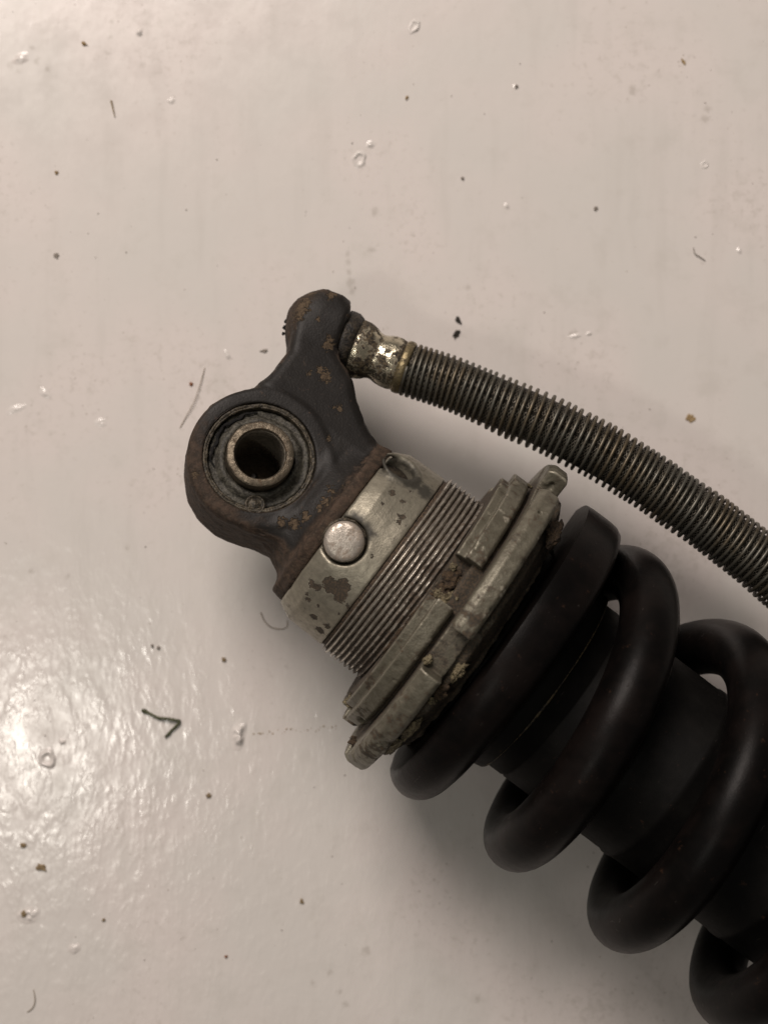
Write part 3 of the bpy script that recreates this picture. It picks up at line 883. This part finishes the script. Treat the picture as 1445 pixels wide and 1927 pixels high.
for i, (nm, u, v, rx, ry, rot, mat, lab, cat, th) in enumerate([
    ('paint_flake', 862, 603, 5.5, 8, .4, BLACKF, 'small black flake above the hose, upper of the pair', 'flake', 3),
    ('paint_flake', 858, 629, 7, 9, -.5, BLACKF, 'larger black flake above the hose, lower of the pair', 'flake', 3),
    ('mud_flake', 1298, 787, 10, 9, .5, TAN, 'tan flake of dry mud right of the hose', 'flake', 1.5),
    ('crumb', 78, 1632, 11, 8, -.6, BROWN, 'largest brown crumb near the left edge low down', 'crumb', 3),
    ('crumb', 44, 1591, 6, 6, 0, BROWN, 'round brown crumb just above the largest crumb', 'crumb', 3),
    ('crumb', 46, 1720, 6, 7, .3, BROWN, 'dark brown crumb on the blistered paint at lower left', 'crumb', 4),
    ('crumb', 393, 1497, 5, 5, 0, BROWN, 'olive brown crumb below the shiny paint blister', 'crumb', 3),
    ('crumb', 568, 1696, 4, 5.5, .5, BROWN, 'oval brown crumb at lower middle of the floor', 'crumb', 2.5),
    ('crumb', 195, 1731, 4, 3, .3, BROWN, 'small brown crumb at lower left, alone on glossy paint', 'crumb', 2.5),
    ('crumb', 422, 1241, 4.5, 5, .2, BROWN, 'small dark crumb left of the threaded body', 'crumb', 3),
    ('crumb', 106, 481, 6, 6, 0, GREYC, 'round grey speck on the left side of the floor', 'crumb', 2),
    ('crumb', 1120, 393, 5, 5, 0, GREYC, 'round grey speck at upper right of the floor', 'crumb', 2),
    ('crumb', 360, 723, 4.5, 3.5, .2, ORANGE, 'tiny orange crumb beside the straight hair', 'crumb', 2.5),
    ('crumb', 426, 1800, 3.2, 3.2, 0, ORANGE, 'tiny orange crumb at the bottom middle', 'crumb', 2.5),
    ('crumb', 498, 660, 9, 3.5, .2, GREYC, 'flat grey crumb left of the hose boss', 'crumb', 2),
    ('crumb', 160, 83, 6, 4, -.4, TAN, 'pale tan crumb near the top left', 'crumb', 2.5),
    ('crumb', 107, 325, 4, 4, 0, TAN, 'pale tan crumb on the left side below the splinter', 'crumb', 2.5),
    ('crumb', 766, 184, 3.5, 5, -.4, TAN, 'pale tan crumb at the top centre', 'crumb', 2),
    ('crumb', 1285, 116, 3, 8, .5, TAN, 'long pale tan crumb at the top right', 'crumb', 1.5),
    ('crumb', 971, 163, 3.5, 3.5, 0, GREYC, 'small dark speck with paint bubble, top right of centre', 'crumb', 3),
    ('crumb', 870, 336, 3.5, 3.2, 0, GREYC, 'small beige-grey speck above the black flakes', 'crumb', 2.5),
    ('crumb', 287, 1215, 3, 3, 0, GREYC, 'left grey grain of a close pair', 'crumb', 3),
    ('crumb', 299, 1219, 3.5, 3.5, 0, GREYC, 'right grey grain of a close pair', 'crumb', 3)]):
    flake(nm, u, v, rx, ry, rot, mat, lab, cat, 100+i, th)
# mud smear running to the lock nut
sm = []
for i in range(26):
    u = 478 + i*6.3 + rnd.uniform(-3, 3); v = 1381 - i*.5 + rnd.uniform(-4, 4)
    sm.append((u, v))
def grains(name, lst, mat, label, cat, seed):
    r_ = random.Random(seed); vs = []; f = []
    for (u, v, s) in lst:
        b = len(vs); p = np.array(floor_at(u, v))/K; n = 7; rot = r_.uniform(0, 6.3); el = r_.uniform(.6, 1.0)
        rr = [r_.uniform(.65, 1.25) for _ in range(n)]
        for (q, z) in ((1.0, -.1), (.9, s*.45), (.45, s*.75)):
            for k in range(n):
                a = 2*math.pi*k/n
                x = s*rr[k]*q*math.cos(a); y = s*rr[k]*q*el*math.sin(a)
                vs.append((p[0]+x*math.cos(rot)-y*math.sin(rot), p[1]+x*math.sin(rot)+y*math.cos(rot), z))
        for i in range(2):
            for k in range(n):
                k2 = (k+1) % n; f.append((b+i*n+k, b+i*n+k2, b+(i+1)*n+k2, b+(i+1)*n+k))
        f.append(tuple(b+2*n+k for k in range(n)))
    o = mesh_obj(name, vs, f, mat, None, False)
    return tag(o, label, cat, kind='stuff')
grains('mud_smear', [(u, v, rnd.uniform(.8, 2.4)) for (u, v) in sm], TAN, 'thin tan mud smear on the floor left of the lock nut', 'mud', 3)
def scatter(n, seed, s0, s1):
    r_ = random.Random(seed); out = []
    while len(out) < n:
        u = r_.uniform(-250, 1700); v = r_.uniform(-250, 2180)
        c = fbm(np.array([u]), np.array([v]), np.array([seed*9.]), .006, 3)[0]
        if r_.random() < .35 + .6*c + .25*(v > 1300): out.append((u, v, s0 + (s1-s0)*r_.random()**3))
    return out
grains('dark_grit', scatter(130, 1, .7, 1.6), BROWN, 'fine dark brown grit scattered over the floor', 'grit', 5)
grains('grey_dust', scatter(420, 2, .7, 2.2), GREYC, 'fine grey dust grains scattered over the floor', 'dust', 6)
